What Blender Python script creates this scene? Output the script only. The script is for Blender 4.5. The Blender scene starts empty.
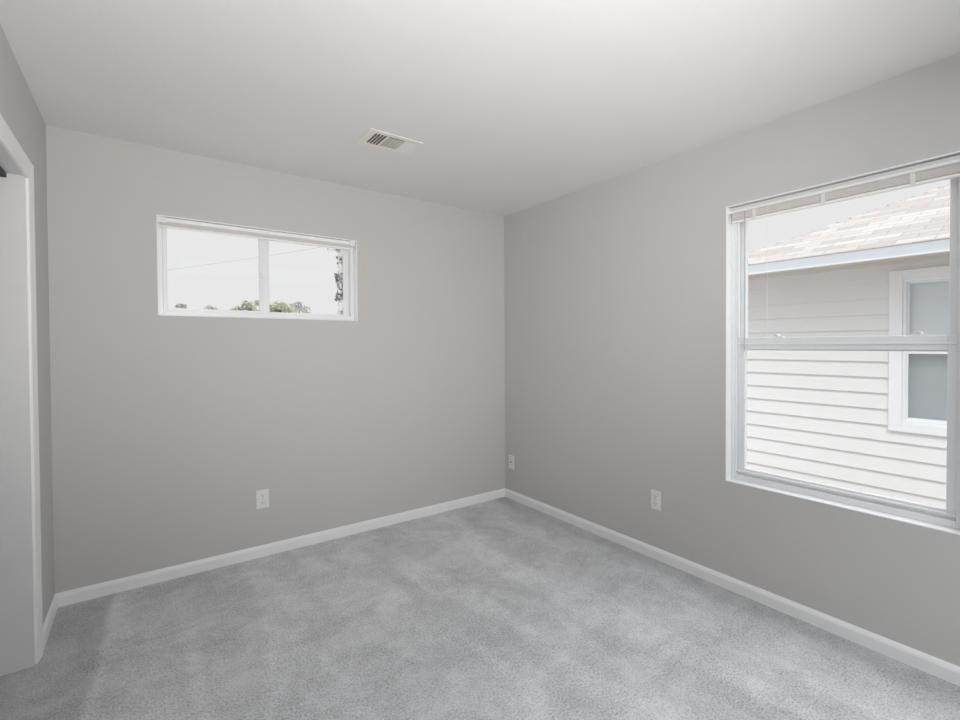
import bpy, bmesh, math, random
from mathutils import Vector, Matrix
random.seed(7)
C = bpy.context.scene.collection
SC = bpy.context.scene
PI = math.pi

# ------------------------------------------------------------------ camera
H = 2.44            # ceiling height
W = 2.858           # room width (left wall at x = -W, right wall at x = 0)
D = 5.20            # room depth (back wall at y = 0, rear wall at y = -D)
yaw, pit, rol = 0.6617, 0.0150, -0.0043
F = Vector((math.sin(yaw) * math.cos(pit), math.cos(yaw) * math.cos(pit), -math.sin(pit)))
R = Vector((math.cos(yaw), -math.sin(yaw), 0))
U = R.cross(F)
R2 = R * math.cos(rol) + U * math.sin(rol)
U2 = -R * math.sin(rol) + U * math.cos(rol)
cd = bpy.data.cameras.new('camera')
cam = bpy.data.objects.new('camera', cd)
C.objects.link(cam)
m = Matrix((R2, U2, -F)).transposed().to_4x4()
m.translation = Vector((-2.4783, -3.3465, 1.3273))
cam.matrix_world = m
cd.sensor_width = 36
cd.lens = 476.4 / 960 * 36
cd.shift_x = -36.22 / 960
cd.shift_y = -8.12 / 960
cd.clip_start = 0.02
cd.clip_end = 500
SC.camera = cam

# ------------------------------------------------------------------ world
w = bpy.data.worlds.new('sky')
SC.world = w
w.use_nodes = True
nt = w.node_tree
nt.nodes.clear()
tc = nt.nodes.new('ShaderNodeTexCoord')
sx = nt.nodes.new('ShaderNodeSeparateXYZ')
rp = nt.nodes.new('ShaderNodeValToRGB')
bg = nt.nodes.new('ShaderNodeBackground')
wo = nt.nodes.new('ShaderNodeOutputWorld')
nt.links.new(tc.outputs['Generated'], sx.inputs[0])
nt.links.new(sx.outputs['Z'], rp.inputs[0])
nt.links.new(rp.outputs[0], bg.inputs[0])
nt.links.new(bg.outputs[0], wo.inputs[0])
rp.color_ramp.elements[0].position = 0.0
rp.color_ramp.elements[0].color = (0.415, 0.415, 0.415, 1)
rp.color_ramp.elements[1].position = 1.0
rp.color_ramp.elements[1].color = (1.65, 1.67, 1.70, 1)
e = rp.color_ramp.elements.new(0.42)
e.color = (0.415, 0.415, 0.415, 1)
bg.inputs[1].default_value = 2.0

# ------------------------------------------------------------------ sun and large lights
sd = bpy.data.lights.new('sun', 'SUN')
sd.energy = 1.15
sd.angle = 0.012
sd.color = (1.0, 0.97, 0.93)
so = bpy.data.objects.new('sun', sd)
C.objects.link(so)
so.rotation_euler = Vector((-1, -0.75, 1.8)).to_track_quat('Z', 'Y').to_euler()

def area(name, loc, direction, sx_, sy_, watts, col=(1, 1, 1)):
    l = bpy.data.lights.new(name, 'AREA')
    l.shape = 'RECTANGLE'
    l.size, l.size_y, l.energy, l.color = sx_, sy_, watts, col
    o = bpy.data.objects.new(name, l)
    C.objects.link(o)
    o.location = loc
    o.rotation_euler = (-Vector(direction)).to_track_quat('Z', 'Y').to_euler()
    return o
# soft light bounced off the ceiling
def spot(name, loc, target, angle, watts, col=(1, 1, 1), radius=0.25):
    l = bpy.data.lights.new(name, 'SPOT')
    l.spot_size, l.spot_blend, l.energy, l.color, l.shadow_soft_size = math.radians(angle), 1.0, watts, col, radius
    o = bpy.data.objects.new(name, l)
    C.objects.link(o)
    o.location = loc
    o.rotation_euler = (Vector(loc) - Vector(target)).to_track_quat('Z', 'Y').to_euler()
    return o
# flash bounced off the ceiling by the photographer, and an added, unseen fill light in the rear half of the room
spot('bounce_flash', (-2.2, -3.7, 1.3), (-1.4, -1.3, H), 110, 221, (1.0, 0.98, 0.95))
area('rear_fill_light', (-1.15, -4.3, H - 0.05), (0, 0, -1), 1.9, 1.5, 36, (0.92, 0.97, 1.0))
SC.view_settings.view_transform = 'Standard'
SC.view_settings.look = 'None'
SC.view_settings.exposure = 0.0
SC.view_settings.gamma = 1.0
SC.view_settings.use_curve_mapping = False
SC.cycles.max_bounces = 12
SC.cycles.diffuse_bounces = 8
SC.cycles.transparent_max_bounces = 24
SC.cycles.sample_clamp_indirect = 6.0

# ------------------------------------------------------------------ materials
def s2l(c):
    return tuple(((x / 255) / 12.92 if x / 255 <= 0.04045 else ((x / 255 + 0.055) / 1.055) ** 2.4) for x in c)

def mat(name, col, rough=0.6, bump=None, var=0.03, vscale=6.0, metal=0.0, spec=0.4):
    """principled material with slight procedural mottling and optional noise bump (scale, strength, distance)"""
    m = bpy.data.materials.new(name)
    m.use_nodes = True
    n, l = m.node_tree.nodes, m.node_tree.links
    p = n['Principled BSDF']
    p.inputs['Roughness'].default_value = rough
    p.inputs['Metallic'].default_value = metal
    p.inputs['Specular IOR Level'].default_value = spec
    t = n.new('ShaderNodeTexCoord')
    z = n.new('ShaderNodeTexNoise')
    z.inputs['Scale'].default_value = vscale
    z.inputs['Detail'].default_value = 4
    r = n.new('ShaderNodeValToRGB')
    r.color_ramp.elements[0].position = 0.35
    r.color_ramp.elements[1].position = 0.65
    r.color_ramp.elements[0].color = tuple(c * (1 - var) for c in col) + (1,)
    r.color_ramp.elements[1].color = tuple(min(1, c * (1 + var)) for c in col) + (1,)
    l.new(t.outputs['Object'], z.inputs['Vector'])
    l.new(z.outputs['Fac'], r.inputs[0])
    l.new(r.outputs[0], p.inputs['Base Color'])
    if bump:
        b = n.new('ShaderNodeBump')
        y = n.new('ShaderNodeTexNoise')
        y.inputs['Scale'].default_value = bump[0]
        y.inputs['Detail'].default_value = 3
        l.new(t.outputs['Object'], y.inputs['Vector'])
        l.new(y.outputs['Fac'], b.inputs['Height'])
        b.inputs['Strength'].default_value = bump[1]
        b.inputs['Distance'].default_value = bump[2]
        l.new(b.outputs[0], p.inputs['Normal'])
    return m

M = {}
M['wall'] = mat('greige_wall_paint', (0.57, 0.558, 0.546), 0.75, (90, 0.12, 0.002), 0.006, 2, spec=0.25)
M['ceiling'] = mat('white_ceiling_texture', (0.785, 0.777, 0.768), 0.85, (38, 0.25, 0.003), 0.008, 3, spec=0.2)
M['trim'] = mat('white_trim_paint', (0.88, 0.88, 0.885), 0.35, None, 0.01)
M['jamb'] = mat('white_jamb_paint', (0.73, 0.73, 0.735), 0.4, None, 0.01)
M['vinyl'] = mat('white_vinyl', (0.81, 0.82, 0.835), 0.32, None, 0.008)
M['plastic'] = mat('white_plastic', (0.80, 0.80, 0.79), 0.3, None, 0.01)
M['blind'] = mat('white_blind_vinyl', (0.89, 0.885, 0.87), 0.4, None, 0.015, 30)
M['headrail'] = mat('light_grey_headrail', (0.66, 0.66, 0.66), 0.4, None, 0.01)
M['slats'] = mat('taupe_white_slats', (0.70, 0.675, 0.655), 0.45, None, 0.015, 30)
M['cord'] = mat('ladder_tape_white', (0.76, 0.745, 0.73), 0.8, None, 0.02, 40)
M['tape'] = mat('ladder_cord', (0.88, 0.88, 0.87), 0.8, None, 0.02, 40)
M['wand'] = mat('clear_grey_plastic', (0.50, 0.51, 0.52), 0.2, None, 0.02)
M['dark'] = mat('dark_slot', (0.03, 0.03, 0.03), 0.6, None, 0.05)
M['duct'] = mat('brown_duct', (0.20, 0.145, 0.11), 0.8, None, 0.1)
M['brass'] = mat('connector_metal', (0.45, 0.42, 0.36), 0.35, None, 0.05, metal=1.0)
M['vent'] = mat('painted_vent_steel', (0.81, 0.785, 0.74), 0.45, None, 0.01)
M['siding'] = mat('lap_siding_paint', (0.72, 0.72, 0.725), 0.7, (60, 0.15, 0.002), 0.012, 5)
M['house_trim'] = mat('house_trim_paint', (0.77, 0.78, 0.80), 0.55, None, 0.01)
M['gutter'] = mat('pale_gutter_metal', (0.58, 0.62, 0.66), 0.45, None, 0.01)
M['soffit'] = mat('tan_soffit', (0.62, 0.56, 0.48), 0.8, None, 0.02)
M['ground'] = mat('pale_dry_ground', (0.46, 0.45, 0.435), 0.95, (8, 0.5, 0.05), 0.2, 1.5)
M['wood'] = mat('glare_pole_wood', (0.56, 0.55, 0.54), 0.9, (14, 0.5, 0.02), 0.25, 9)  # glare on the overlit pole put into its pale colour
M['cable'] = mat('black_cable', (0.40, 0.40, 0.40), 0.7, None, 0.05)
M['leaf'] = mat('olive_leaf', (0.50, 0.50, 0.41), 0.7, None, 0.3, 1.2)
M['leafgrey'] = mat('grey_green_leaf', (0.50, 0.51, 0.49), 0.7, None, 0.3, 1.2)
M['vine'] = mat('vine_leaf', (0.22, 0.23, 0.22), 0.7, None, 0.3, 3)
M['bark'] = mat('tree_bark', (0.22, 0.19, 0.16), 0.9, (10, 0.6, 0.03), 0.2, 4)
M['roomdark'] = mat('closet_wall_paint', (0.57, 0.558, 0.546), 0.75, (90, 0.12, 0.002), 0.006, 2, spec=0.25)
M['houseblind'] = mat('grey_blind_slats', (0.92, 0.94, 0.965), 0.6, None, 0.02)

def glass(name, refl=0.06, tint=(0.985, 0.987, 0.987)):
    m = bpy.data.materials.new(name)
    m.use_nodes = True
    n, l = m.node_tree.nodes, m.node_tree.links
    n.clear()
    o = n.new('ShaderNodeOutputMaterial')
    mx = n.new('ShaderNodeMixShader')
    tr = n.new('ShaderNodeBsdfTransparent')
    gl = n.new('ShaderNodeBsdfGlossy')
    # Schlick reflectance from the angle of view: the same for both faces of the thin pane
    ge = n.new('ShaderNodeNewGeometry')
    dt = n.new('ShaderNodeVectorMath')
    dt.operation = 'DOT_PRODUCT'
    l.new(ge.outputs['Normal'], dt.inputs[0])
    l.new(ge.outputs['Incoming'], dt.inputs[1])
    def mth(op, a, b=0.0):
        q = n.new('ShaderNodeMath')
        q.operation = op
        for k_, v_ in enumerate((a, b)):
            if isinstance(v_, float): q.inputs[k_].default_value = v_
            else: l.new(v_, q.inputs[k_])
        return q.outputs[0]
    ab = mth('ABSOLUTE', dt.outputs['Value'])
    pw = mth('POWER', mth('SUBTRACT', 1.0, ab), 5.0)
    fac = mth('ADD', mth('MULTIPLY', pw, 0.8 if refl > 0.05 else 0.3), refl)
    gl.inputs['Roughness'].default_value = 0.02
    tr.inputs[0].default_value = tint + (1,)
    l.new(fac, mx.inputs[0])
    l.new(tr.outputs[0], mx.inputs[1])
    l.new(gl.outputs[0], mx.inputs[2])
    l.new(mx.outputs[0], o.inputs[0])
    return m
M['glass'] = glass('window_glass', 0.003)
M['glass2'] = glass('house_window_glass', 0.10, (0.96, 0.975, 0.98))

def screen_mat():
    m = bpy.data.materials.new('insect_screen_mesh')
    m.use_nodes = True
    n, l = m.node_tree.nodes, m.node_tree.links
    n.clear()
    o = n.new('ShaderNodeOutputMaterial')
    mx = n.new('ShaderNodeMixShader')
    tr = n.new('ShaderNodeBsdfTransparent')
    df = n.new('ShaderNodeBsdfDiffuse')
    df.inputs[0].default_value = (0.12, 0.13, 0.14, 1)
    ck = n.new('ShaderNodeTexNoise')
    ck.inputs['Scale'].default_value = 900
    rr = n.new('ShaderNodeMapRange')
    rr.inputs[3].default_value = 0.10
    rr.inputs[4].default_value = 0.18
    l.new(ck.outputs['Fac'], rr.inputs[0])
    l.new(rr.outputs[0], mx.inputs[0])
    l.new(tr.outputs[0], mx.inputs[1])
    l.new(df.outputs[0], mx.inputs[2])
    l.new(mx.outputs[0], o.inputs[0])
    return m
M['screen'] = screen_mat()

def carpet_mat():
    m = bpy.data.materials.new('grey_cut_pile_carpet')
    m.use_nodes = True
    n, l = m.node_tree.nodes, m.node_tree.links
    p = n['Principled BSDF']
    p.inputs['Roughness'].default_value = 0.95
    p.inputs['Specular IOR Level'].default_value = 0.05
    p.inputs['Sheen Weight'].default_value = 0.15
    t = n.new('ShaderNodeTexCoord')
    def noise(scale, detail=3, vec=None, dist=0.0, rough=0.5):
        z = n.new('ShaderNodeTexNoise')
        z.inputs['Scale'].default_value = scale
        z.inputs['Detail'].default_value = detail
        z.inputs['Distortion'].default_value = dist
        z.inputs['Roughness'].default_value = rough
        l.new(vec or t.outputs['Object'], z.inputs['Vector'])
        return z.outputs['Fac']
    def ramp(v, lo, hi, a, b):
        r = n.new('ShaderNodeMapRange')
        r.inputs[1].default_value, r.inputs[2].default_value = lo, hi
        r.inputs[3].default_value, r.inputs[4].default_value = a, b
        l.new(v, r.inputs[0])
        return r.outputs[0]
    def math_(op, a, b):
        q = n.new('ShaderNodeMath')
        q.operation = op
        for i, v in enumerate((a, b)):
            if isinstance(v, (int, float)): q.inputs[i].default_value = v
            else: l.new(v, q.inputs[i])
        return q.outputs[0]
    # vacuum swaths: long patches brushed one way or the other
    mp = n.new('ShaderNodeMapping')
    mp.inputs['Rotation'].default_value = (0, 0, math.radians(-8))
    mp.inputs['Scale'].default_value = (3.1, 0.55, 1)
    l.new(t.outputs['Object'], mp.inputs[0])
    sw = ramp(noise(1.0, 2, mp.outputs[0], 0.35), 0.46, 0.54, 0.925, 1.035)
    patch = ramp(noise(3.4, 7, None, 0.6, 0.72), 0.38, 0.60, 0.85, 1.05)      # scuffed areas
    foot = ramp(noise(16.0, 6, None, 0.2, 0.75), 0.36, 0.62, 0.92, 1.05)
    pit = ramp(noise(115, 3, None, 0, 0.6), 0.34, 0.54, 0.58, 1.08)              # shade in the gaps between tufts, painted into the colour
    worn = ramp(noise(3.4, 7, None, 0.6, 0.68), 0.40, 0.60, 1.0, 0.55)           # pits open up where the pile is scuffed
    tuft = math_('ADD', 1.0, math_('MULTIPLY', math_('SUBTRACT', pit, 1.0), worn))
    yarn = ramp(noise(240, 2), 0.30, 0.70, 0.82, 1.13)
    v = math_('MULTIPLY', math_('MULTIPLY', sw, patch), math_('MULTIPLY', math_('MULTIPLY', tuft, yarn), foot))
    # strip along the left wall brushed away from the room; carpet darker towards the right wall
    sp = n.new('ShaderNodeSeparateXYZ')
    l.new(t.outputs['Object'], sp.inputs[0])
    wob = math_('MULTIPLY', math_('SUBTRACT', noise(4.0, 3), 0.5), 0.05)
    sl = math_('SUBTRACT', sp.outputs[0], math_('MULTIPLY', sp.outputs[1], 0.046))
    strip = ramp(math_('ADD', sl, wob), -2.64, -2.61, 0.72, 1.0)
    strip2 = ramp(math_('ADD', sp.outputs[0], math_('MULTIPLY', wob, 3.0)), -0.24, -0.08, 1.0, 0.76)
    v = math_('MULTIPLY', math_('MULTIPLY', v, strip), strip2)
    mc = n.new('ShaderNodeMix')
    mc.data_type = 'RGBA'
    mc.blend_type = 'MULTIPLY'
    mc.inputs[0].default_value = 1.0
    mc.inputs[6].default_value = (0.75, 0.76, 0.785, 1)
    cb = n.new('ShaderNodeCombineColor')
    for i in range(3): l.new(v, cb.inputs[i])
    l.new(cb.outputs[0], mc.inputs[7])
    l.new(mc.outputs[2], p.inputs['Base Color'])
    b = n.new('ShaderNodeBump')
    b.inputs['Strength'].default_value = 0.7
    b.inputs['Distance'].default_value = 0.008
    h = math_('ADD', noise(95, 3, None, 0, 0.7), math_('MULTIPLY', noise(260, 2), 0.5))
    l.new(h, b.inputs['Height'])
    l.new(b.outputs[0], p.inputs['Normal'])
    return m
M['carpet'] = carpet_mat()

def shingle_mat():
    m = bpy.data.materials.new('sunlit_roof_shingles')
    m.use_nodes = True
    n, l = m.node_tree.nodes, m.node_tree.links
    p = n['Principled BSDF']
    p.inputs['Roughness'].default_value = 0.9
    t = n.new('ShaderNodeTexCoord')
    mp = n.new('ShaderNodeMapping')
    mp.inputs['Rotation'].default_value = (0, 0, PI / 2)
    br = n.new('ShaderNodeTexBrick')
    br.inputs['Scale'].default_value = 1.0
    br.inputs['Brick Width'].default_value = 0.32
    br.inputs['Row Height'].default_value = 0.125
    br.inputs['Mortar Size'].default_value = 0.004
    br.inputs['Color1'].default_value = (0.45, 0.43, 0.42, 1)
    br.inputs['Color2'].default_value = (0.35, 0.325, 0.317, 1)
    br.inputs['Mortar'].default_value = (0.24, 0.22, 0.215, 1)
    l.new(t.outputs['Object'], mp.inputs[0])
    l.new(mp.outputs[0], br.inputs['Vector'])
    l.new(br.outputs[0], p.inputs['Base Color'])
    b = n.new('ShaderNodeBump')
    z = n.new('ShaderNodeTexNoise')
    z.inputs['Scale'].default_value = 60
    b.inputs['Strength'].default_value = 0.5
    b.inputs['Distance'].default_value = 0.01
    l.new(t.outputs['Object'], z.inputs['Vector'])
    l.new(z.outputs['Fac'], b.inputs['Height'])
    l.new(b.outputs[0], p.inputs['Normal'])
    return m
M['shingle'] = shingle_mat()

# ------------------------------------------------------------------ mesh helpers
class MB:
    """collects shapes into one mesh"""
    def __init__(self):
        self.bm = bmesh.new()
    def box(self, x0, x1, y0, y1, z0, z1, bev=0.0, rot=None):
        t = bmesh.new()
        bmesh.ops.create_cube(t, size=1)
        c = Vector(((x0 + x1) / 2, (y0 + y1) / 2, (z0 + z1) / 2))
        for v in t.verts:
            v.co = Vector((v.co.x * (x1 - x0), v.co.y * (y1 - y0), v.co.z * (z1 - z0)))
        if bev:
            bmesh.ops.bevel(t, geom=t.edges[:], offset=bev, segments=2, profile=0.5, affect='EDGES')
        for v in t.verts:
            v.co = (rot @ v.co if rot else v.co) + c
        self._join(t)
        return self
    def _join(self, t):
        me = bpy.data.meshes.new('tmp')
        t.to_mesh(me)
        t.free()
        self.bm.from_mesh(me)
        bpy.data.meshes.remove(me)
    def prism(self, prof, axis, a, b):
        """extrude a 2D profile along an axis ('x': profile is (y,z), 'y': profile is (x,z), 'z': profile is (x,y))"""
        def pt(u, v, t):
            return {'x': (t, u, v), 'y': (u, t, v), 'z': (u, v, t)}[axis]
        bm = self.bm
        A = [bm.verts.new(pt(u, v, a)) for u, v in prof]
        B = [bm.verts.new(pt(u, v, b)) for u, v in prof]
        k = len(prof)
        fs = [bm.faces.new(A), bm.faces.new(B[::-1])]
        for i in range(k):
            fs.append(bm.faces.new((A[i], B[i], B[(i + 1) % k], A[(i + 1) % k])))
        bmesh.ops.recalc_face_normals(bm, faces=fs)
        return self
    def cyl(self, p0, p1, r0, r1=None, seg=16):
        p0, p1 = Vector(p0), Vector(p1)
        r1 = r0 if r1 is None else r1
        d = p1 - p0
        t = bmesh.new()
        bmesh.ops.create_cone(t, cap_ends=True, segments=seg, radius1=r0, radius2=r1, depth=d.length)
        q = d.to_track_quat('Z', 'Y').to_matrix()
        for v in t.verts:
            v.co = q @ v.co + (p0 + p1) / 2
        self._join(t)
        return self
    def poly(self, pts):
        self.bm.faces.new([self.bm.verts.new(p) for p in pts])
        return self
    def solid(self, faces, verts):
        vs = [self.bm.verts.new(v) for v in verts]
        fs = [self.bm.faces.new([vs[i] for i in f]) for f in faces]
        bmesh.ops.recalc_face_normals(self.bm, faces=fs)
        return self
    def build(self, name, material, parent=None, smooth=False):
        me = bpy.data.meshes.new(name)
        self.bm.to_mesh(me)
        self.bm.free()
        o = bpy.data.objects.new(name, me)
        C.objects.link(o)
        me.materials.append(material)
        if smooth:
            for p in me.polygons: p.use_smooth = True
        if parent:
            o.parent = parent
            q = parent
            while q:
                me.transform(Matrix.Translation(-q.location))
                q = q.parent
        return o

def empty(name, loc):
    o = bpy.data.objects.new(name, None)
    o.empty_display_size = 0.1
    C.objects.link(o)
    o.location = loc
    return o
def tag(o, label, cat, group=None):
    o['label'] = label
    o['category'] = cat
    if group: o['group'] = group
    return o
def structure(o, label=None, cat=None):
    o['kind'] = 'structure'
    if label: o['label'] = label
    if cat: o['category'] = cat
    return o
def ring_y(mb, x0, x1, z0, z1, l, r, b, t, y0, y1, bev=0.002):
    """rectangular frame in a wall of constant y; l r b t are the member widths"""
    mb.box(x0, x0 + l, y0, y1, z0, z1, bev)
    mb.box(x1 - r, x1, y0, y1, z0, z1, bev)
    mb.box(x0 + l, x1 - r, y0, y1, z0, z0 + b, bev)
    mb.box(x0 + l, x1 - r, y0, y1, z1 - t, z1, bev)
    return mb
def ring_x(mb, y0, y1, z0, z1, l, r, b, t, x0, x1, bev=0.002):
    """rectangular frame in a wall of constant x; l is the member at y1, r at y0"""
    mb.box(x0, x1, y1 - l, y1, z0, z1, bev)
    mb.box(x0, x1, y0, y0 + r, z0, z1, bev)
    mb.box(x0, x1, y0 + r, y1 - l, z0, z0 + b, bev)
    mb.box(x0, x1, y0 + r, y1 - l, z1 - t, z1, bev)
    return mb

# ------------------------------------------------------------------ room shell
T = 0.14
WX0, WX1, WZ0, WZ1 = -2.420, -1.290, 1.500, 2.066      # window 1 opening (back wall)
VY0, VY1, VZ0, VZ1 = -2.965, -2.009, 0.582, 2.066      # window 2 opening (right wall)
DY0, DY1, DZ = -2.00, -0.546, 2.045                    # closet opening (left wall)
CT = 0.12                                              # thickness of the left wall
CX = -W - 0.75                                         # back of the closet
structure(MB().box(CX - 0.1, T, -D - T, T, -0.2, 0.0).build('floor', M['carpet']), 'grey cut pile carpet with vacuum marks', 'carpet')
structure(MB().box(CX - 0.1, T, -D - T, T, H, H + 0.2).build('ceiling', M['ceiling']), 'white textured ceiling', 'ceiling')
mb = MB()
mb.box(-W - CT, WX0, 0, T, 0, H).box(WX1, T, 0, T, 0, H).box(WX0, WX1, 0, T, 0, WZ0).box(WX0, WX1, 0, T, WZ1, H)
structure(mb.build('wall_back', M['wall']), 'greige painted wall with the small high window', 'wall')
mb = MB()
mb.box(0, T, -D, VY0, 0, H).box(0, T, VY1, 0, 0, H).box(0, T, VY0, VY1, 0, VZ0).box(0, T, VY0, VY1, VZ1, H)
structure(mb.build('wall_right', M['wall']), 'greige painted wall with the tall window', 'wall')
mb = MB()
mb.box(-W - CT, -W, DY1, 0, 0, H).box(-W - CT, -W, -D, DY0, 0, H).box(-W - CT, -W, DY0, DY1, DZ, H)
structure(mb.build('wall_left', M['wall']), 'greige painted wall with the closet opening', 'wall')
structure(MB().box(-W - CT, T, -D - T, -D, 0, H).build('wall_rear', M['wall']), 'wall behind the viewpoint', 'wall')
# closet behind the left wall
mb = MB()
mb.box(CX - 0.1, CX, DY0 - 0.1, DY1 + 0.1, 0, H).box(CX, -W - CT, DY1, DY1 + 0.1, 0, H).box(CX, -W - CT, DY0 - 0.1, DY0, 0, H)
structure(mb.build('wall_closet', M['roomdark']), 'inside walls of the closet', 'wall')
# closet jamb and casing
tr = structure(empty('trim_1', (-W, DY1, 0)), 'white casing and jamb around the closet opening', 'door trim')
mb = MB()
mb.box(-W - CT, -W, DY1 - 0.018, DY1, 0, DZ).box(-W - CT, -W, DY0, DY0 + 0.018, 0, DZ).box(-W - CT, -W, DY0 + 0.018, DY1 - 0.018, DZ - 0.018, DZ)
mb.build('jamb', M['jamb'], tr)
def casing_prof(sgn, e):
    # colonial casing: (offset from the opening edge, thickness)
    return [(e + sgn * o, -W + h) for o, h in ((0, 0), (0, 0.009), (0.006, 0.011), (0.03, 0.012), (0.050, 0.016), (0.070, 0.016), (0.074, 0.012), (0.074, 0))]
CE = DY1 - 0.006
mb = MB()
mb.prism([(x, y) for y, x in casing_prof(1, CE)], 'z', 0, DZ + 0.050)
mb.prism([(x, y) for y, x in casing_prof(-1, DY0 + 0.006)], 'z', 0, DZ + 0.050)
mb.prism([(x, z) for z, x in casing_prof(1, DZ - 0.024)], 'y', DY0 + 0.006, CE + 0.004)
mb.build('casing', M['trim'], tr)
MB().box(-W - 0.113, -W - 0.052, DY0 + 0.018, DY1 - 0.018, DZ - 0.036, DZ - 0.018, 0.001).build('door_track', M['dark'], tr)

# baseboards
def bb_prof(s):
    return [(0, 0), (0.013 * s, 0), (0.013 * s, 0.050), (0.010 * s, 0.060), (0.006 * s, 0.066), (0.004 * s, 0.070), (0, 0.070)]
structure(MB().prism(bb_prof(-1), 'x', -W, 0).build('baseboard_back', M['trim']), 'white baseboard along the back wall', 'baseboard')
structure(MB().prism(bb_prof(-1), 'y', -D, -0.013).build('baseboard_right', M['trim']), 'white baseboard along the right wall', 'baseboard')
structure(MB().prism([(-W + x, z) for x, z in bb_prof(1)], 'y', CE + 0.074, -0.013).build('baseboard_left', M['trim']), 'short white baseboard between closet and corner', 'baseboard')

# ------------------------------------------------------------------ window 1: wide slider in the back wall
w1 = structure(empty('window_1', ((WX0 + WX1) / 2, 0.1, WZ0)), 'small wide white sliding window high in the back wall', 'window')
mb = MB()
ring_y(mb, WX0, WX1, WZ0, WZ1, 0.006, 0.006, 0.006, 0.006, -0.001, 0.062, 0.0015)
mb.build('jamb_liner', M['trim'], w1)
x0, x1, z0, z1 = WX0 + 0.006, WX1 - 0.006, WZ0 + 0.006, WZ1 - 0.006
mb = MB()
ring_y(mb, x0, x1, z0, z1, 0.020, 0.022, 0.022, 0.026, 0.058, 0.125)
mb.box(x0 + 0.02, x1 - 0.022, 0.062, 0.068, z0 + 0.02, z0 + 0.028)
mb.build('frame', M['vinyl'], w1)
XM = -1.868
a0, a1, c0, c1 = x0 + 0.020, x1 - 0.022, z0 + 0.022, z1 - 0.026
s = ring_y(MB(), a0, XM, c0, c1, 0.022, 0.030, 0.022, 0.020, 0.066, 0.090, 0.003).build('sash', M['vinyl'], w1)
MB().box(a0 + 0.018, XM - 0.026, 0.077, 0.081, c0 + 0.018, c1 - 0.016).build('pane', M['glass'], s)
MB().box(XM - 0.020, XM - 0.008, 0.052, 0.068, 1.755, 1.800, 0.003).build('latch', M['vinyl'], s)
s = ring_y(MB(), XM - 0.012, a1, c0, c1, 0.046, 0.036, 0.020, 0.020, 0.096, 0.118, 0.003).build('sash', M['vinyl'], w1)
MB().box(XM + 0.030, a1 - 0.032, 0.105, 0.109, c0 + 0.016, c1 - 0.016).build('pane', M['glass'], s)

# ------------------------------------------------------------------ window 2: single hung in the right wall
w2 = structure(empty('window_2', (0.1, (VY0 + VY1) / 2, VZ0)), 'tall white single hung window in the right wall', 'window')
mb = MB()
ring_x(mb, VY0, VY1, VZ0, VZ1, 0.006, 0.006, 0.006, 0.006, -0.001, 0.057, 0.0015)
mb.build('jamb_liner', M['trim'], w2)
y0, y1, z0, z1 = VY0 + 0.006, VY1 - 0.006, VZ0 + 0.006, VZ1 - 0.006
mb = MB()
ring_x(mb, y0, y1, z0, z1, 0.026, 0.026, 0.030, 0.030, 0.054, 0.130)
mb.box(0.049, 0.056, y0, y0 + 0.012, z0, z1, 0.002).box(0.049, 0.056, y1 - 0.012, y1, z0, z1, 0.002)
mb.build('frame', M['vinyl'], w2)
q0, q1 = y0 + 0.026, y1 - 0.026
ZM = 1.326
s = ring_x(MB(), q0, q1, ZM - 0.034, z1 - 0.03, 0.030, 0.034, 0.040, 0.030, 0.098, 0.124, 0.003).build('upper_sash', M['vinyl'], w2)
MB().box(0.109, 0.113, q0 + 0.028, q1 - 0.024, ZM, z1 - 0.055).build('pane', M['glass'], s)
s = ring_x(MB(), q0, q1, z0 + 0.03, ZM + 0.034, 0.040, 0.032, 0.036, 0.062, 0.066, 0.092, 0.003)
s.box(0.060, 0.068, q0 + 0.001, q1 - 0.001, ZM - 0.005, ZM + 0.004, 0.002)
s.box(0.056, 0.068, q0 + 0.001, q1 - 0.001, z0 + 0.044, z0 + 0.054, 0.002)
s = s.build('lower_sash', M['vinyl'], w2)
MB().box(0.077, 0.081, q0 + 0.028, q1 - 0.036, z0 + 0.06, ZM - 0.024).build('pane', M['glass'], s)
for yy in (-2.245, -2.812):
    mb = MB()
    mb.box(0.068, 0.092, yy - 0.028, yy + 0.028, ZM + 0.033, ZM + 0.039, 0.002)
    mb.cyl((0.078, yy, ZM + 0.037), (0.078, yy, ZM + 0.050), 0.012, 0.009)
    mb.box(0.062, 0.080, yy - 0.006, yy + 0.022, ZM + 0.044, ZM + 0.051, 0.002)
    mb.build('sash_lock', M['vinyl'], s)
# balance track shoe strip beside the upper sash
MB().box(0.056, 0.066, q1 - 0.012, q1 - 0.002, ZM + 0.036, z1 - 0.03, 0.001).build('balance_track', M['trim'], w2)

# ------------------------------------------------------------------ raised mini blinds
b2 = tag(empty('mini_blind', (0.03, (VY0 + VY1) / 2, VZ1 - 0.09)), 'white mini blind raised fully under the head of the tall right window', 'blind', 'raised mini blinds')
e0, e1, zt = VY0 + 0.010, VY1 - 0.010, VZ1 - 0.007
MB().box(0.016, 0.050, e0 + 0.003, e1 - 0.003, zt - 0.026, zt - 0.004, 0.001).build('headrail', M['headrail'], b2)
MB().prism([(0.016, zt - 0.020), (0.012, zt - 0.021), (0.009, zt - 0.025), (0.010, zt - 0.030), (0.014, zt - 0.033), (0.020, zt - 0.033), (0.020, zt - 0.026), (0.016, zt - 0.026)], 'y', e0 + 0.003, e1 - 0.003).build('valance_lip', M['blind'], b2)
for ys in (e0, e1):
    MB().box(0.010, 0.052, ys - 0.004, ys + 0.004, zt - 0.034, zt - 0.001, 0.001).build('bracket', M['plastic'], b2)
mb = MB()
n_sl = 40
zs1, zs0 = zt - 0.0262, zt - 0.070
pr = []
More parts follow.
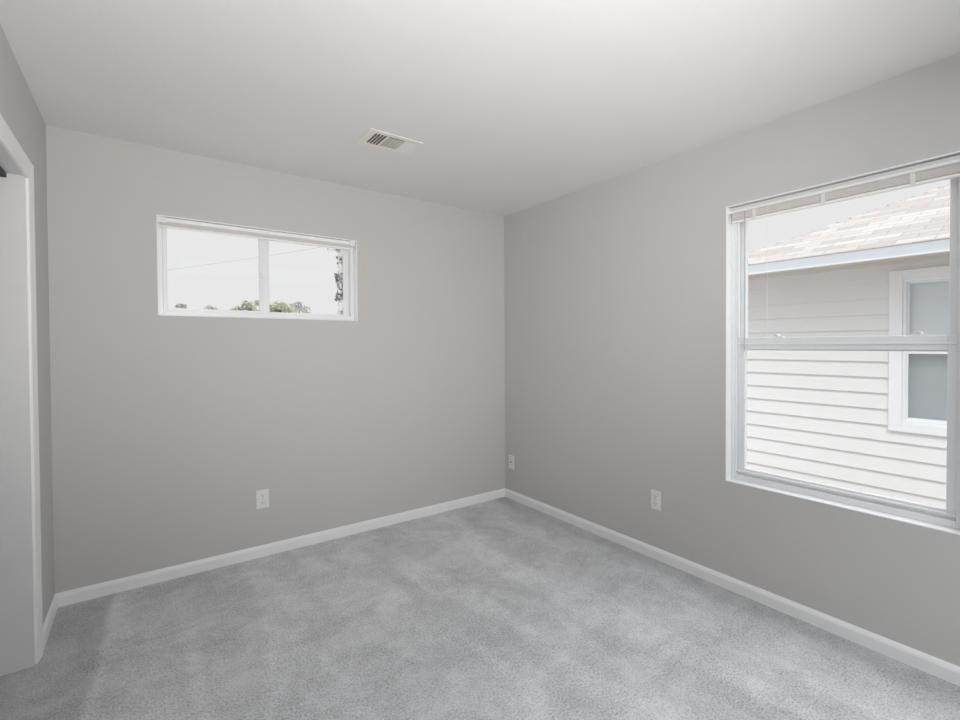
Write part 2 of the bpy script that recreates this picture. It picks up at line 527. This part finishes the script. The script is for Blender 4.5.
for i in range(n_sl):                                    # the edges of the stacked slats
    za, zb = zs1 - (zs1 - zs0) * i / n_sl, zs1 - (zs1 - zs0) * (i + 1) / n_sl
    pr += [(0.0214, za), (0.0208, (za + zb) / 2)]
pr.append((0.0214, zs0))
mb.prism(pr + [(0.046, zs0), (0.046, zs1)], 'y', e0 + 0.014, e1 - 0.014)
mb.build('slat_stack', M['slats'], b2)
MB().box(0.021, 0.046, e0 + 0.012, e1 - 0.012, zs0 - 0.013, zs0 - 0.002, 0.002).build('bottom_rail', M['blind'], b2)
for yy in (-2.150, -2.469, -2.797):
    MB().box(0.0185, 0.0200, yy - 0.009, yy + 0.009, zs0 - 0.013, zs1 + 0.003).build('ladder_tape', M['cord'], b2)
mb = MB()
mb.cyl((0.016, -2.104, zt - 0.024), (0.016, -2.104, 1.300), 0.0028, 0.0028, 8)
mb.cyl((0.016, -2.104, 1.325), (0.016, -2.104, 1.288), 0.0048, 0.0042, 10)
mb.build('tilt_wand', M['wand'], b2)
mb = MB()
mb.cyl((0.017, -2.217, zt - 0.026), (0.017, -2.217, 1.36), 0.0005, 0.0005, 6)
mb.cyl((0.017, -2.221, zt - 0.026), (0.017, -2.221, 1.36), 0.0005, 0.0005, 6)
mb.build('lift_cord', M['tape'], b2)

b1 = tag(empty('mini_blind', ((WX0 + WX1) / 2, 0.03, WZ1 - 0.06)), 'white mini blind raised fully under the head of the small back window', 'blind', 'raised mini blinds')
e0, e1, zt = WX0 + 0.010, WX1 - 0.010, WZ1 - 0.007
prof = [(0.016, zt - 0.002), (0.046, zt - 0.002), (0.046, zt - 0.026), (0.018, zt - 0.026), (0.013, zt - 0.0235), (0.013, zt - 0.020), (0.016, zt - 0.018)]
MB().prism(prof, 'x', e0 + 0.003, e1 - 0.003).build('headrail', M['blind'], b1)
for xs in (e0 + 0.016, e1 - 0.020):
    MB().box(xs - 0.020, xs + 0.020, 0.006, 0.050, zt - 0.034, zt + 0.001, 0.002).build('bracket', M['plastic'], b1)
mb = MB()
zs1, zs0 = zt - 0.0262, zt - 0.046
pr = []
for i in range(16):
    za, zb = zs1 - (zs1 - zs0) * i / 16, zs1 - (zs1 - zs0) * (i + 1) / 16
    pr += [(0.0206, za), (0.0200, (za + zb) / 2)]
pr.append((0.0206, zs0))
mb.prism(pr + [(0.043, zs0), (0.043, zs1)], 'x', e0 + 0.014, e1 - 0.014)
mb.build('slat_stack', M['slats'], b1)
MB().box(e0 + 0.012, e1 - 0.012, 0.020, 0.043, zt - 0.056, zt - 0.046, 0.002).build('bottom_rail', M['blind'], b1)

# ------------------------------------------------------------------ wall plates
def plate_frame(center, normal):
    """returns a function mapping (u right, v up, d out of the wall) to the room"""
    c, n = Vector(center), Vector(normal)
    up = Vector((0, 0, 1))
    rt = up.cross(n)
    return Matrix((rt, up, n)).transposed().to_4x4(), c
def xf(o_mb, mtx, c):
    for v in o_mb.bm.verts:
        v.co = mtx.to_3x3() @ v.co + c
    return o_mb
def outlet(center, normal, label):
    mtx, c = plate_frame(center, normal)
    t = tag(empty('power_outlet', center), label, 'outlet', 'duplex wall outlets')
    xf(MB().box(-0.0365, 0.0365, -0.059, 0.059, 0, 0.006, 0.0025), mtx, c).build('cover_plate', M['plastic'], t)
    for s in (-1, 1):
        mb = MB()
        mb.box(-0.0165, 0.0165, s * 0.0225 - 0.0145, s * 0.0225 + 0.0145, 0.004, 0.0085, 0.002)
        r = xf(mb, mtx, c).build('receptacle', M['plastic'], t)
        for u, hh in ((-0.0065, 0.0045), (0.0065, 0.0038)):
            xf(MB().box(u - 0.0013, u + 0.0013, s * 0.0225 + 0.003 - hh, s * 0.0225 + 0.003 + hh, 0.0075, 0.0089), mtx, c).build('slot', M['dark'], r)
        xf(MB().cyl((0, s * 0.0225 - 0.0075, 0.0075), (0, s * 0.0225 - 0.0075, 0.0089), 0.0025), mtx, c).build('ground_hole', M['dark'], r)
    xf(MB().cyl((0, 0, 0.005), (0, 0, 0.0075), 0.0032), mtx, c).build('screw', M['brass'], t)
    return t
outlet((-1.906, 0, 0.362), (0, -1, 0), 'white duplex outlet on the back wall below the small window')
outlet((0, -1.564, 0.365), (-1, 0, 0), 'white duplex outlet on the right wall left of the tall window')
ct = (0, -0.095, 0.318)
mtx, c = plate_frame(ct, (-1, 0, 0))
t = tag(empty('cable_jack', ct), 'white cable jack plate on the right wall close to the far corner', 'wall plate')
xf(MB().box(-0.0365, 0.0365, -0.058, 0.058, 0, 0.006, 0.0025), mtx, c).build('cover_plate', M['plastic'], t)
xf(MB().cyl((0, 0, 0.005), (0, 0, 0.009), 0.0085, 0.0085, 6).cyl((0, 0, 0.008), (0, 0, 0.018), 0.005), mtx, c).build('connector', M['brass'], t)
xf(MB().cyl((0, 0, 0.0178), (0, 0, 0.0184), 0.0036), mtx, c).build('connector_hole', M['dark'], t)
for s in (-1, 1):
    xf(MB().cyl((0, s * 0.042, 0.005), (0, s * 0.042, 0.0072), 0.003), mtx, c).build('screw', M['brass'], t)

# ------------------------------------------------------------------ ceiling register
vx0, vx1, vy0, vy1 = -1.556, -1.256, -0.955, -0.742
v = tag(empty('ceiling_vent', ((vx0 + vx1) / 2, (vy0 + vy1) / 2, H)), 'cream three-way louvred air register on the ceiling', 'vent')
iy0, iy1 = -0.920, -0.775
S = [(-1.512, -1.444), (-1.436, -1.346), (-1.338, -1.272)]
mb = MB()
zf0, zf1 = H - 0.0045, H
mb.box(vx0, vx1, vy0, iy0, zf0, zf1, 0.002).box(vx0, vx1, iy1, vy1, zf0, zf1, 0.002)
edges = [vx0, S[0][0], S[0][1], S[1][0], S[1][1], S[2][0], S[2][1], vx1]
for i in range(0, 8, 2):
    mb.box(edges[i], edges[i + 1], iy0, iy1, zf0, zf1, 0.001)
mb.build('flange', M['vent'], v)
MB().box(S[0][0], S[2][1], iy0, iy1, H - 0.0012, H - 0.0002).build('duct_opening', M['duct'], v)  # flat brown plate behind the louvres
def blade(cx_, cy_, ln, wd, axis, ang):
    mb = MB()
    if axis == 'y':
        mb.box(cx_ - wd / 2, cx_ + wd / 2, cy_ - ln / 2, cy_ + ln / 2, H - 0.0052, H - 0.0042, 0, Matrix.Rotation(ang, 3, 'Y'))
    else:
        mb.box(cx_ - ln / 2, cx_ + ln / 2, cy_ - wd / 2, cy_ + wd / 2, H - 0.0052, H - 0.0042, 0, Matrix.Rotation(ang, 3, 'X'))
    return mb
ymid, ylen = (iy0 + iy1) / 2, iy1 - iy0 - 0.002
for k in range(4):
    blade(S[0][0] + 0.013 + k * 0.0165, ymid, ylen, 0.0105, 'y', math.radians(-30)).build('louvre', M['vent'], v)
for k in range(9):
    blade((S[1][0] + S[1][1]) / 2, iy0 + 0.012 + k * 0.0153, S[1][1] - S[1][0] - 0.002, 0.0150, 'x', math.radians(11)).build('louvre', M['vent'], v)
for k in range(5):
    blade(S[2][0] + 0.008 + k * 0.0128, ymid, ylen, 0.0125, 'y', math.radians(26)).build('louvre', M['vent'], v)

# ------------------------------------------------------------------ outside: ground
structure(MB().box(T + 0.02, 60, -30, 70, -0.80, -0.62).box(-60, T + 0.02, T + 0.02, 70, -0.80, -0.62).build('ground', M['ground']), 'pale dry ground outside', 'ground')

# ------------------------------------------------------------------ the house next door
HX, GX, HY, OV = 4.0, 3.5, 0.02, 0.30      # wall plane, eave line, far corner of the wall, end overhang
ZE, SL = 2.315, 0.47                        # eave height, roof slope
HN = -9.0
hs = tag(empty('house', (HX, -3, -0.62)), 'pale lap sided house with shingled hip roof next door', 'house')
Y1 = HY
mb = MB()
LAP = 0.1755
nb0, nb1, nzb, nzt = -2.83, -1.735, 0.370, 2.112     # outer edges of the neighbour window trim
z = -0.104 - 3 * 0.1755
k = 0
while z < 2.24:
    zt_ = min(z + LAP + 0.02, 2.26)
    prof = [(HX, z), (HX - 0.028, z), (HX - 0.006, zt_), (HX, zt_)]
    if z + LAP < nzb + 0.10 or z > nzt - 0.01:
        mb.prism(prof, 'y', HN, Y1)
    else:
        mb.prism(prof, 'y', nb1 - 0.004, Y1)
        mb.prism(prof, 'y', HN, nb0 + 0.004)
        if zt_ > nzt:
            mb.prism([(HX, nzt - 0.004), (HX - 0.028 + 0.022 * (nzt - 0.004 - z) / (zt_ - z), nzt - 0.004), (HX - 0.006, zt_), (HX, zt_)], 'y', nb0 + 0.004, nb1 - 0.004)
    k += 1
    z += LAP
mb.build('siding', M['siding'], hs)
mb = MB()
mb.box(HX, HX + 0.1, HN, nb0 + 0.1, -0.62, 2.25).box(HX, HX + 0.1, nb1 - 0.1, Y1, -0.62, 2.25)
mb.box(HX, HX + 0.1, nb0 + 0.1, nb1 - 0.1, -0.62, nzb + 0.1).box(HX, HX + 0.1, nb0 + 0.1, nb1 - 0.1, nzt - 0.1, 2.25)
mb.box(HX + 0.1, HX + 7, Y1 - 0.1, Y1, -0.62, 2.25).box(HX + 0.1, HX + 7, HN, HN + 0.1, -0.62, 2.25).box(HX + 7, HX + 7.1, HN, Y1, -0.62, 2.25)
mb.build('wall_body', M['siding'], hs)
MB().box(HX - 0.03, HX + 0.06, Y1 - 0.004, Y1 + 0.025, -0.62, 2.25, 0.003).build('corner_board', M['house_trim'], hs)
MB().box(GX + 0.02, HX + 0.05, HN - OV, Y1 + OV, 2.225, 2.240).box(HX + 0.05, HX + 7.4, Y1, Y1 + OV, 2.225, 2.24).build('soffit', M['soffit'], hs)
mb = MB()
mb.prism([(GX - 0.018, 2.195), (GX + 0.02, 2.195), (GX + 0.02, 2.31), (GX - 0.018, 2.31)], 'y', HN - OV, Y1 + OV)
mb.prism([(Y1 + OV - 0.02, 2.195), (Y1 + OV + 0.018, 2.195), (Y1 + OV + 0.018, 2.31), (Y1 + OV - 0.02, 2.31)], 'x', GX + 0.02, HX + 7.4)
mb.build('fascia', M['gutter'], hs)
MB().prism([(GX - 0.030, 2.190), (GX - 0.018, 2.186), (GX + 0.0, 2.186), (GX + 0.0, 2.194), (GX - 0.019, 2.205), (GX - 0.030, 2.203)], 'y', HN - OV, Y1 + OV).build('drip_edge', M['house_trim'], hs)
# hip roof
yc = Y1 + OV + 0.02
gx = GX - 0.02
run = 4.0
ya = HN - OV
zr = ZE + run * SL
P0, P1, P2, P3 = (gx, yc, ZE), (gx, ya, ZE), (gx + 2 * run, ya, ZE), (gx + 2 * run, yc, ZE)
R0, R1 = (gx + run, yc - run, zr), (gx + run, ya + run, zr)
def low(p): return (p[0], p[1], p[2] - 0.012)
vs = [P0, P1, P2, P3, R0, R1] + [low(p) for p in (P0, P1, P2, P3)]
MB().solid([(0, 1, 5, 4), (1, 2, 5), (2, 3, 4, 5), (3, 0, 4), (0, 6, 7, 1), (1, 7, 8, 2), (2, 8, 9, 3), (3, 9, 6, 0), (6, 9, 8, 7)], vs).build('roof', M['shingle'], hs)
mb = MB()
d = Vector((run, -run, run * SL))
L = d.length
d.normalize()
nrm = Vector((0, 0, 1)) - d * d.z
nrm.normalize()
sd_ = d.cross(nrm)
k = 0
while k * 0.16 < L - 0.2:
    a = Vector(P0) + d * (0.02 + k * 0.16)
    b_ = a + d * 0.20
    q = []
    for p, h in ((a, 0.009), (b_, 0.003)):
        q += [p + sd_ * 0.11 - nrm * (0.050 - h), p + nrm * h, p - sd_ * 0.11 - nrm * (0.050 - h)]
    vsx = [tuple(x) for x in q] + [tuple(x - nrm * 0.008) for x in q]
    mb.solid([(0, 1, 4, 3), (1, 2, 5, 4), (6, 9, 10, 7), (7, 10, 11, 8), (0, 6, 7, 1), (1, 7, 8, 2), (3, 4, 10, 9), (4, 5, 11, 10), (0, 3, 9, 6), (2, 8, 11, 5)], vsx)
    k += 1
mb.build('hip_cap', M['shingle'], hs)
# the neighbour window
ring_x(MB(), nb0, nb1, nzb, nzt, 0.115, 0.115, 0.10, 0.10, HX - 0.045, HX + 0.02, 0.003).build('window_casing', M['house_trim'], hs)
g0, g1, gz0, gz1 = nb0 + 0.115, nb1 - 0.115, nzb + 0.10, nzt - 0.10
zmid = (gz0 + gz1) / 2
nw = ring_x(MB(), g0, g1, gz0, gz1, 0.030, 0.030, 0.030, 0.030, HX - 0.028, HX + 0.06, 0.003).build('window', M['house_trim'], hs)
ring_x(MB(), g0 + 0.028, g1 - 0.028, zmid - 0.028, gz1 - 0.028, 0.020, 0.020, 0.035, 0.020, HX + 0.02, HX + 0.05, 0.003).build('upper_sash', M['house_trim'], nw)
ring_x(MB(), g0 + 0.028, g1 - 0.028, gz0 + 0.028, zmid + 0.03, 0.022, 0.022, 0.030, 0.060, HX - 0.01, HX + 0.02, 0.003).build('lower_sash', M['house_trim'], nw)
MB().box(HX + 0.030, HX + 0.034, g0 + 0.04, g1 - 0.04, zmid, gz1 - 0.04).build('upper_pane', M['glass2'], nw)
MB().box(HX + 0.004, HX + 0.008, g0 + 0.04, g1 - 0.04, gz0 + 0.05, zmid - 0.02).build('lower_pane', M['glass2'], nw)
MB().box(HX - 0.012, HX - 0.0112, g0 + 0.048, g1 - 0.048, gz0 + 0.056, zmid - 0.028).build('insect_screen', M['screen'], nw)
mb = MB()
z = gz0 + 0.03
while z < gz1 - 0.03:
    mb.box(HX + 0.058, HX + 0.080, g0 + 0.02, g1 - 0.02, z, z + 0.0012, 0, Matrix.Rotation(math.radians(-72), 3, 'Y'))
    z += 0.017
mb.build('blind_slats', M['houseblind'], nw)

# ------------------------------------------------------------------ utility pole, line and trees behind
PX, PY = 4.99, 20.0
up = tag(empty('utility_pole', (PX, PY, -0.62)), 'pale utility pole overgrown with vine seen through the small window', 'utility pole')
MB().cyl((PX, PY, -0.62), (PX, PY, 8.6), 0.15, 0.11, 14).build('pole', M['wood'], up)
mb = MB()
mb.box(PX - 1.05, PX + 1.05, PY - 0.06, PY + 0.0, 7.9, 8.02, 0.01)
mb.build('crossarm', M['wood'], up)
mb = MB()
def leaf(mb, c, s, rng=random):
    n_ = Vector((rng.gauss(0, 1), rng.gauss(0, 1), rng.gauss(0, 1))).normalized()
    a = n_.orthogonal().normalized()
    b_ = n_.cross(a)
    th = rng.uniform(0, 2 * PI)
    u = (a * math.cos(th) + b_ * math.sin(th)) * s
    v_ = (-a * math.sin(th) + b_ * math.cos(th)) * s * 0.5
    c = Vector(c)
    mb.poly([c - u, c - v_ + n_ * s * 0.1, c + u, c + v_ + n_ * s * 0.1])
for i in range(1300):
    zc = random.uniform(2.2, 6.6)
    if math.sin(zc * 7.3) + math.sin(zc * 3.1 + 1) < -0.5: continue
    th = random.uniform(0, 2 * PI)
    off = 0.07 * math.sin(zc * 5)
    rr_ = random.uniform(0.12, 0.20)
    leaf(mb, (PX + off + rr_ * math.cos(th), PY + rr_ * math.sin(th), zc), random.uniform(0.045, 0.10))
mb.build('vine', M['vine'], up)
mb = MB()
mb.box(PX - 0.62, PX - 0.12, PY - 0.05, PY + 0.02, 5.86, 5.93, 0.01)
mb.cyl((PX - 0.58, PY - 0.02, 5.93), (PX - 0.58, PY - 0.02, 6.06), 0.045, 0.03, 10)
mb.cyl((PX - 0.34, PY - 0.02, 5.93), (PX - 0.34, PY - 0.02, 6.06), 0.045, 0.03, 10)
mb.build('insulator_bracket', M['wood'], up)
mb = MB()
pa, pb = Vector((PX - 0.635, PY - 0.02, 6.03)), Vector((-9.0, 20.0, 2.75))
prev = pa
for i in range(1, 25):
    f = i / 24
    p = pa.lerp(pb, f) - Vector((0, 0, 0.55 * 4 * f * (1 - f) * 0.35))
    mb.cyl(prev, p, 0.008, 0.008, 6)
    prev = p
tag(mb.build('power_line', M['cable']), 'thin overhead line sloping across the sky left of the pole', 'cable')

def tree(x, y, top, rad, label, lm, flat=0.8):
    rng = random.Random(int(x * 100 + y))
    t = tag(empty('tree', (x, y, -0.62)), label, 'tree', 'distant trees behind the small window')
    mb = MB()
    ch = rad * flat
    zc = top - ch
    mb.cyl((x, y, -0.62), (x, y, zc), 0.16, 0.09, 10)
    for k in range(5):
        th = k * 2 * PI / 5 + rng.uniform(-0.3, 0.3)
        mb.cyl((x, y, zc - ch * 0.7), (x + rad * 0.6 * math.cos(th), y + rad * 0.6 * math.sin(th), zc + ch * rng.uniform(-0.1, 0.5)), 0.07, 0.025, 6)
    mb.build('trunk', M['bark'], t)
    mb = MB()
    clumps = [(rng.uniform(-1, 1), rng.uniform(-1, 1), rng.uniform(-2.6, 0.75), rng.uniform(0.25, 0.45)) for _ in range(26)]
    clumps.append((0.1, 0, 0.72, 0.28))
    for (cx_, cy_, cz_, cr_) in clumps:
        q = math.sqrt(cx_ ** 2 + cy_ ** 2 + max(cz_, 0) ** 2)
        if q > 0.85: cx_, cy_, cz_ = cx_ * 0.8 / q, cy_ * 0.8 / q, (cz_ * 0.8 / q if cz_ > 0 else cz_)
        for _ in range(120):
            dv = Vector((rng.gauss(0, 1), rng.gauss(0, 1), rng.gauss(0, 1))).normalized() * cr_ * rng.uniform(0.6, 1.0)
            leaf(mb, (x + (cx_ + dv.x) * rad, y + (cy_ + dv.y) * rad, zc + (cz_ + dv.z) * ch), rng.uniform(0.055, 0.11), rng)
    mb.build('crown', lm, t)
tree(-0.78, 34, 4.05, 0.75, 'leftmost of the distant trees, a small low dark crown', M['leafgrey'])
tree(1.05, 36, 4.15, 0.65, 'second distant tree from the left, a tiny low grey crown', M['leafgrey'])
tree(2.75, 33, 4.38, 0.95, 'olive distant tree in the middle of the left pane', M['leaf'])
tree(4.30, 36.5, 4.70, 0.95, 'olive distant tree beside the middle stile of the window', M['leaf'])
tree(5.05, 33.5, 4.42, 0.85, 'olive distant tree just right of the middle stile', M['leaf'])
tree(7.35, 38.5, 4.95, 1.15, 'rightmost of the distant trees, grey green with a pointed top', M['leafgrey'], 1.0)
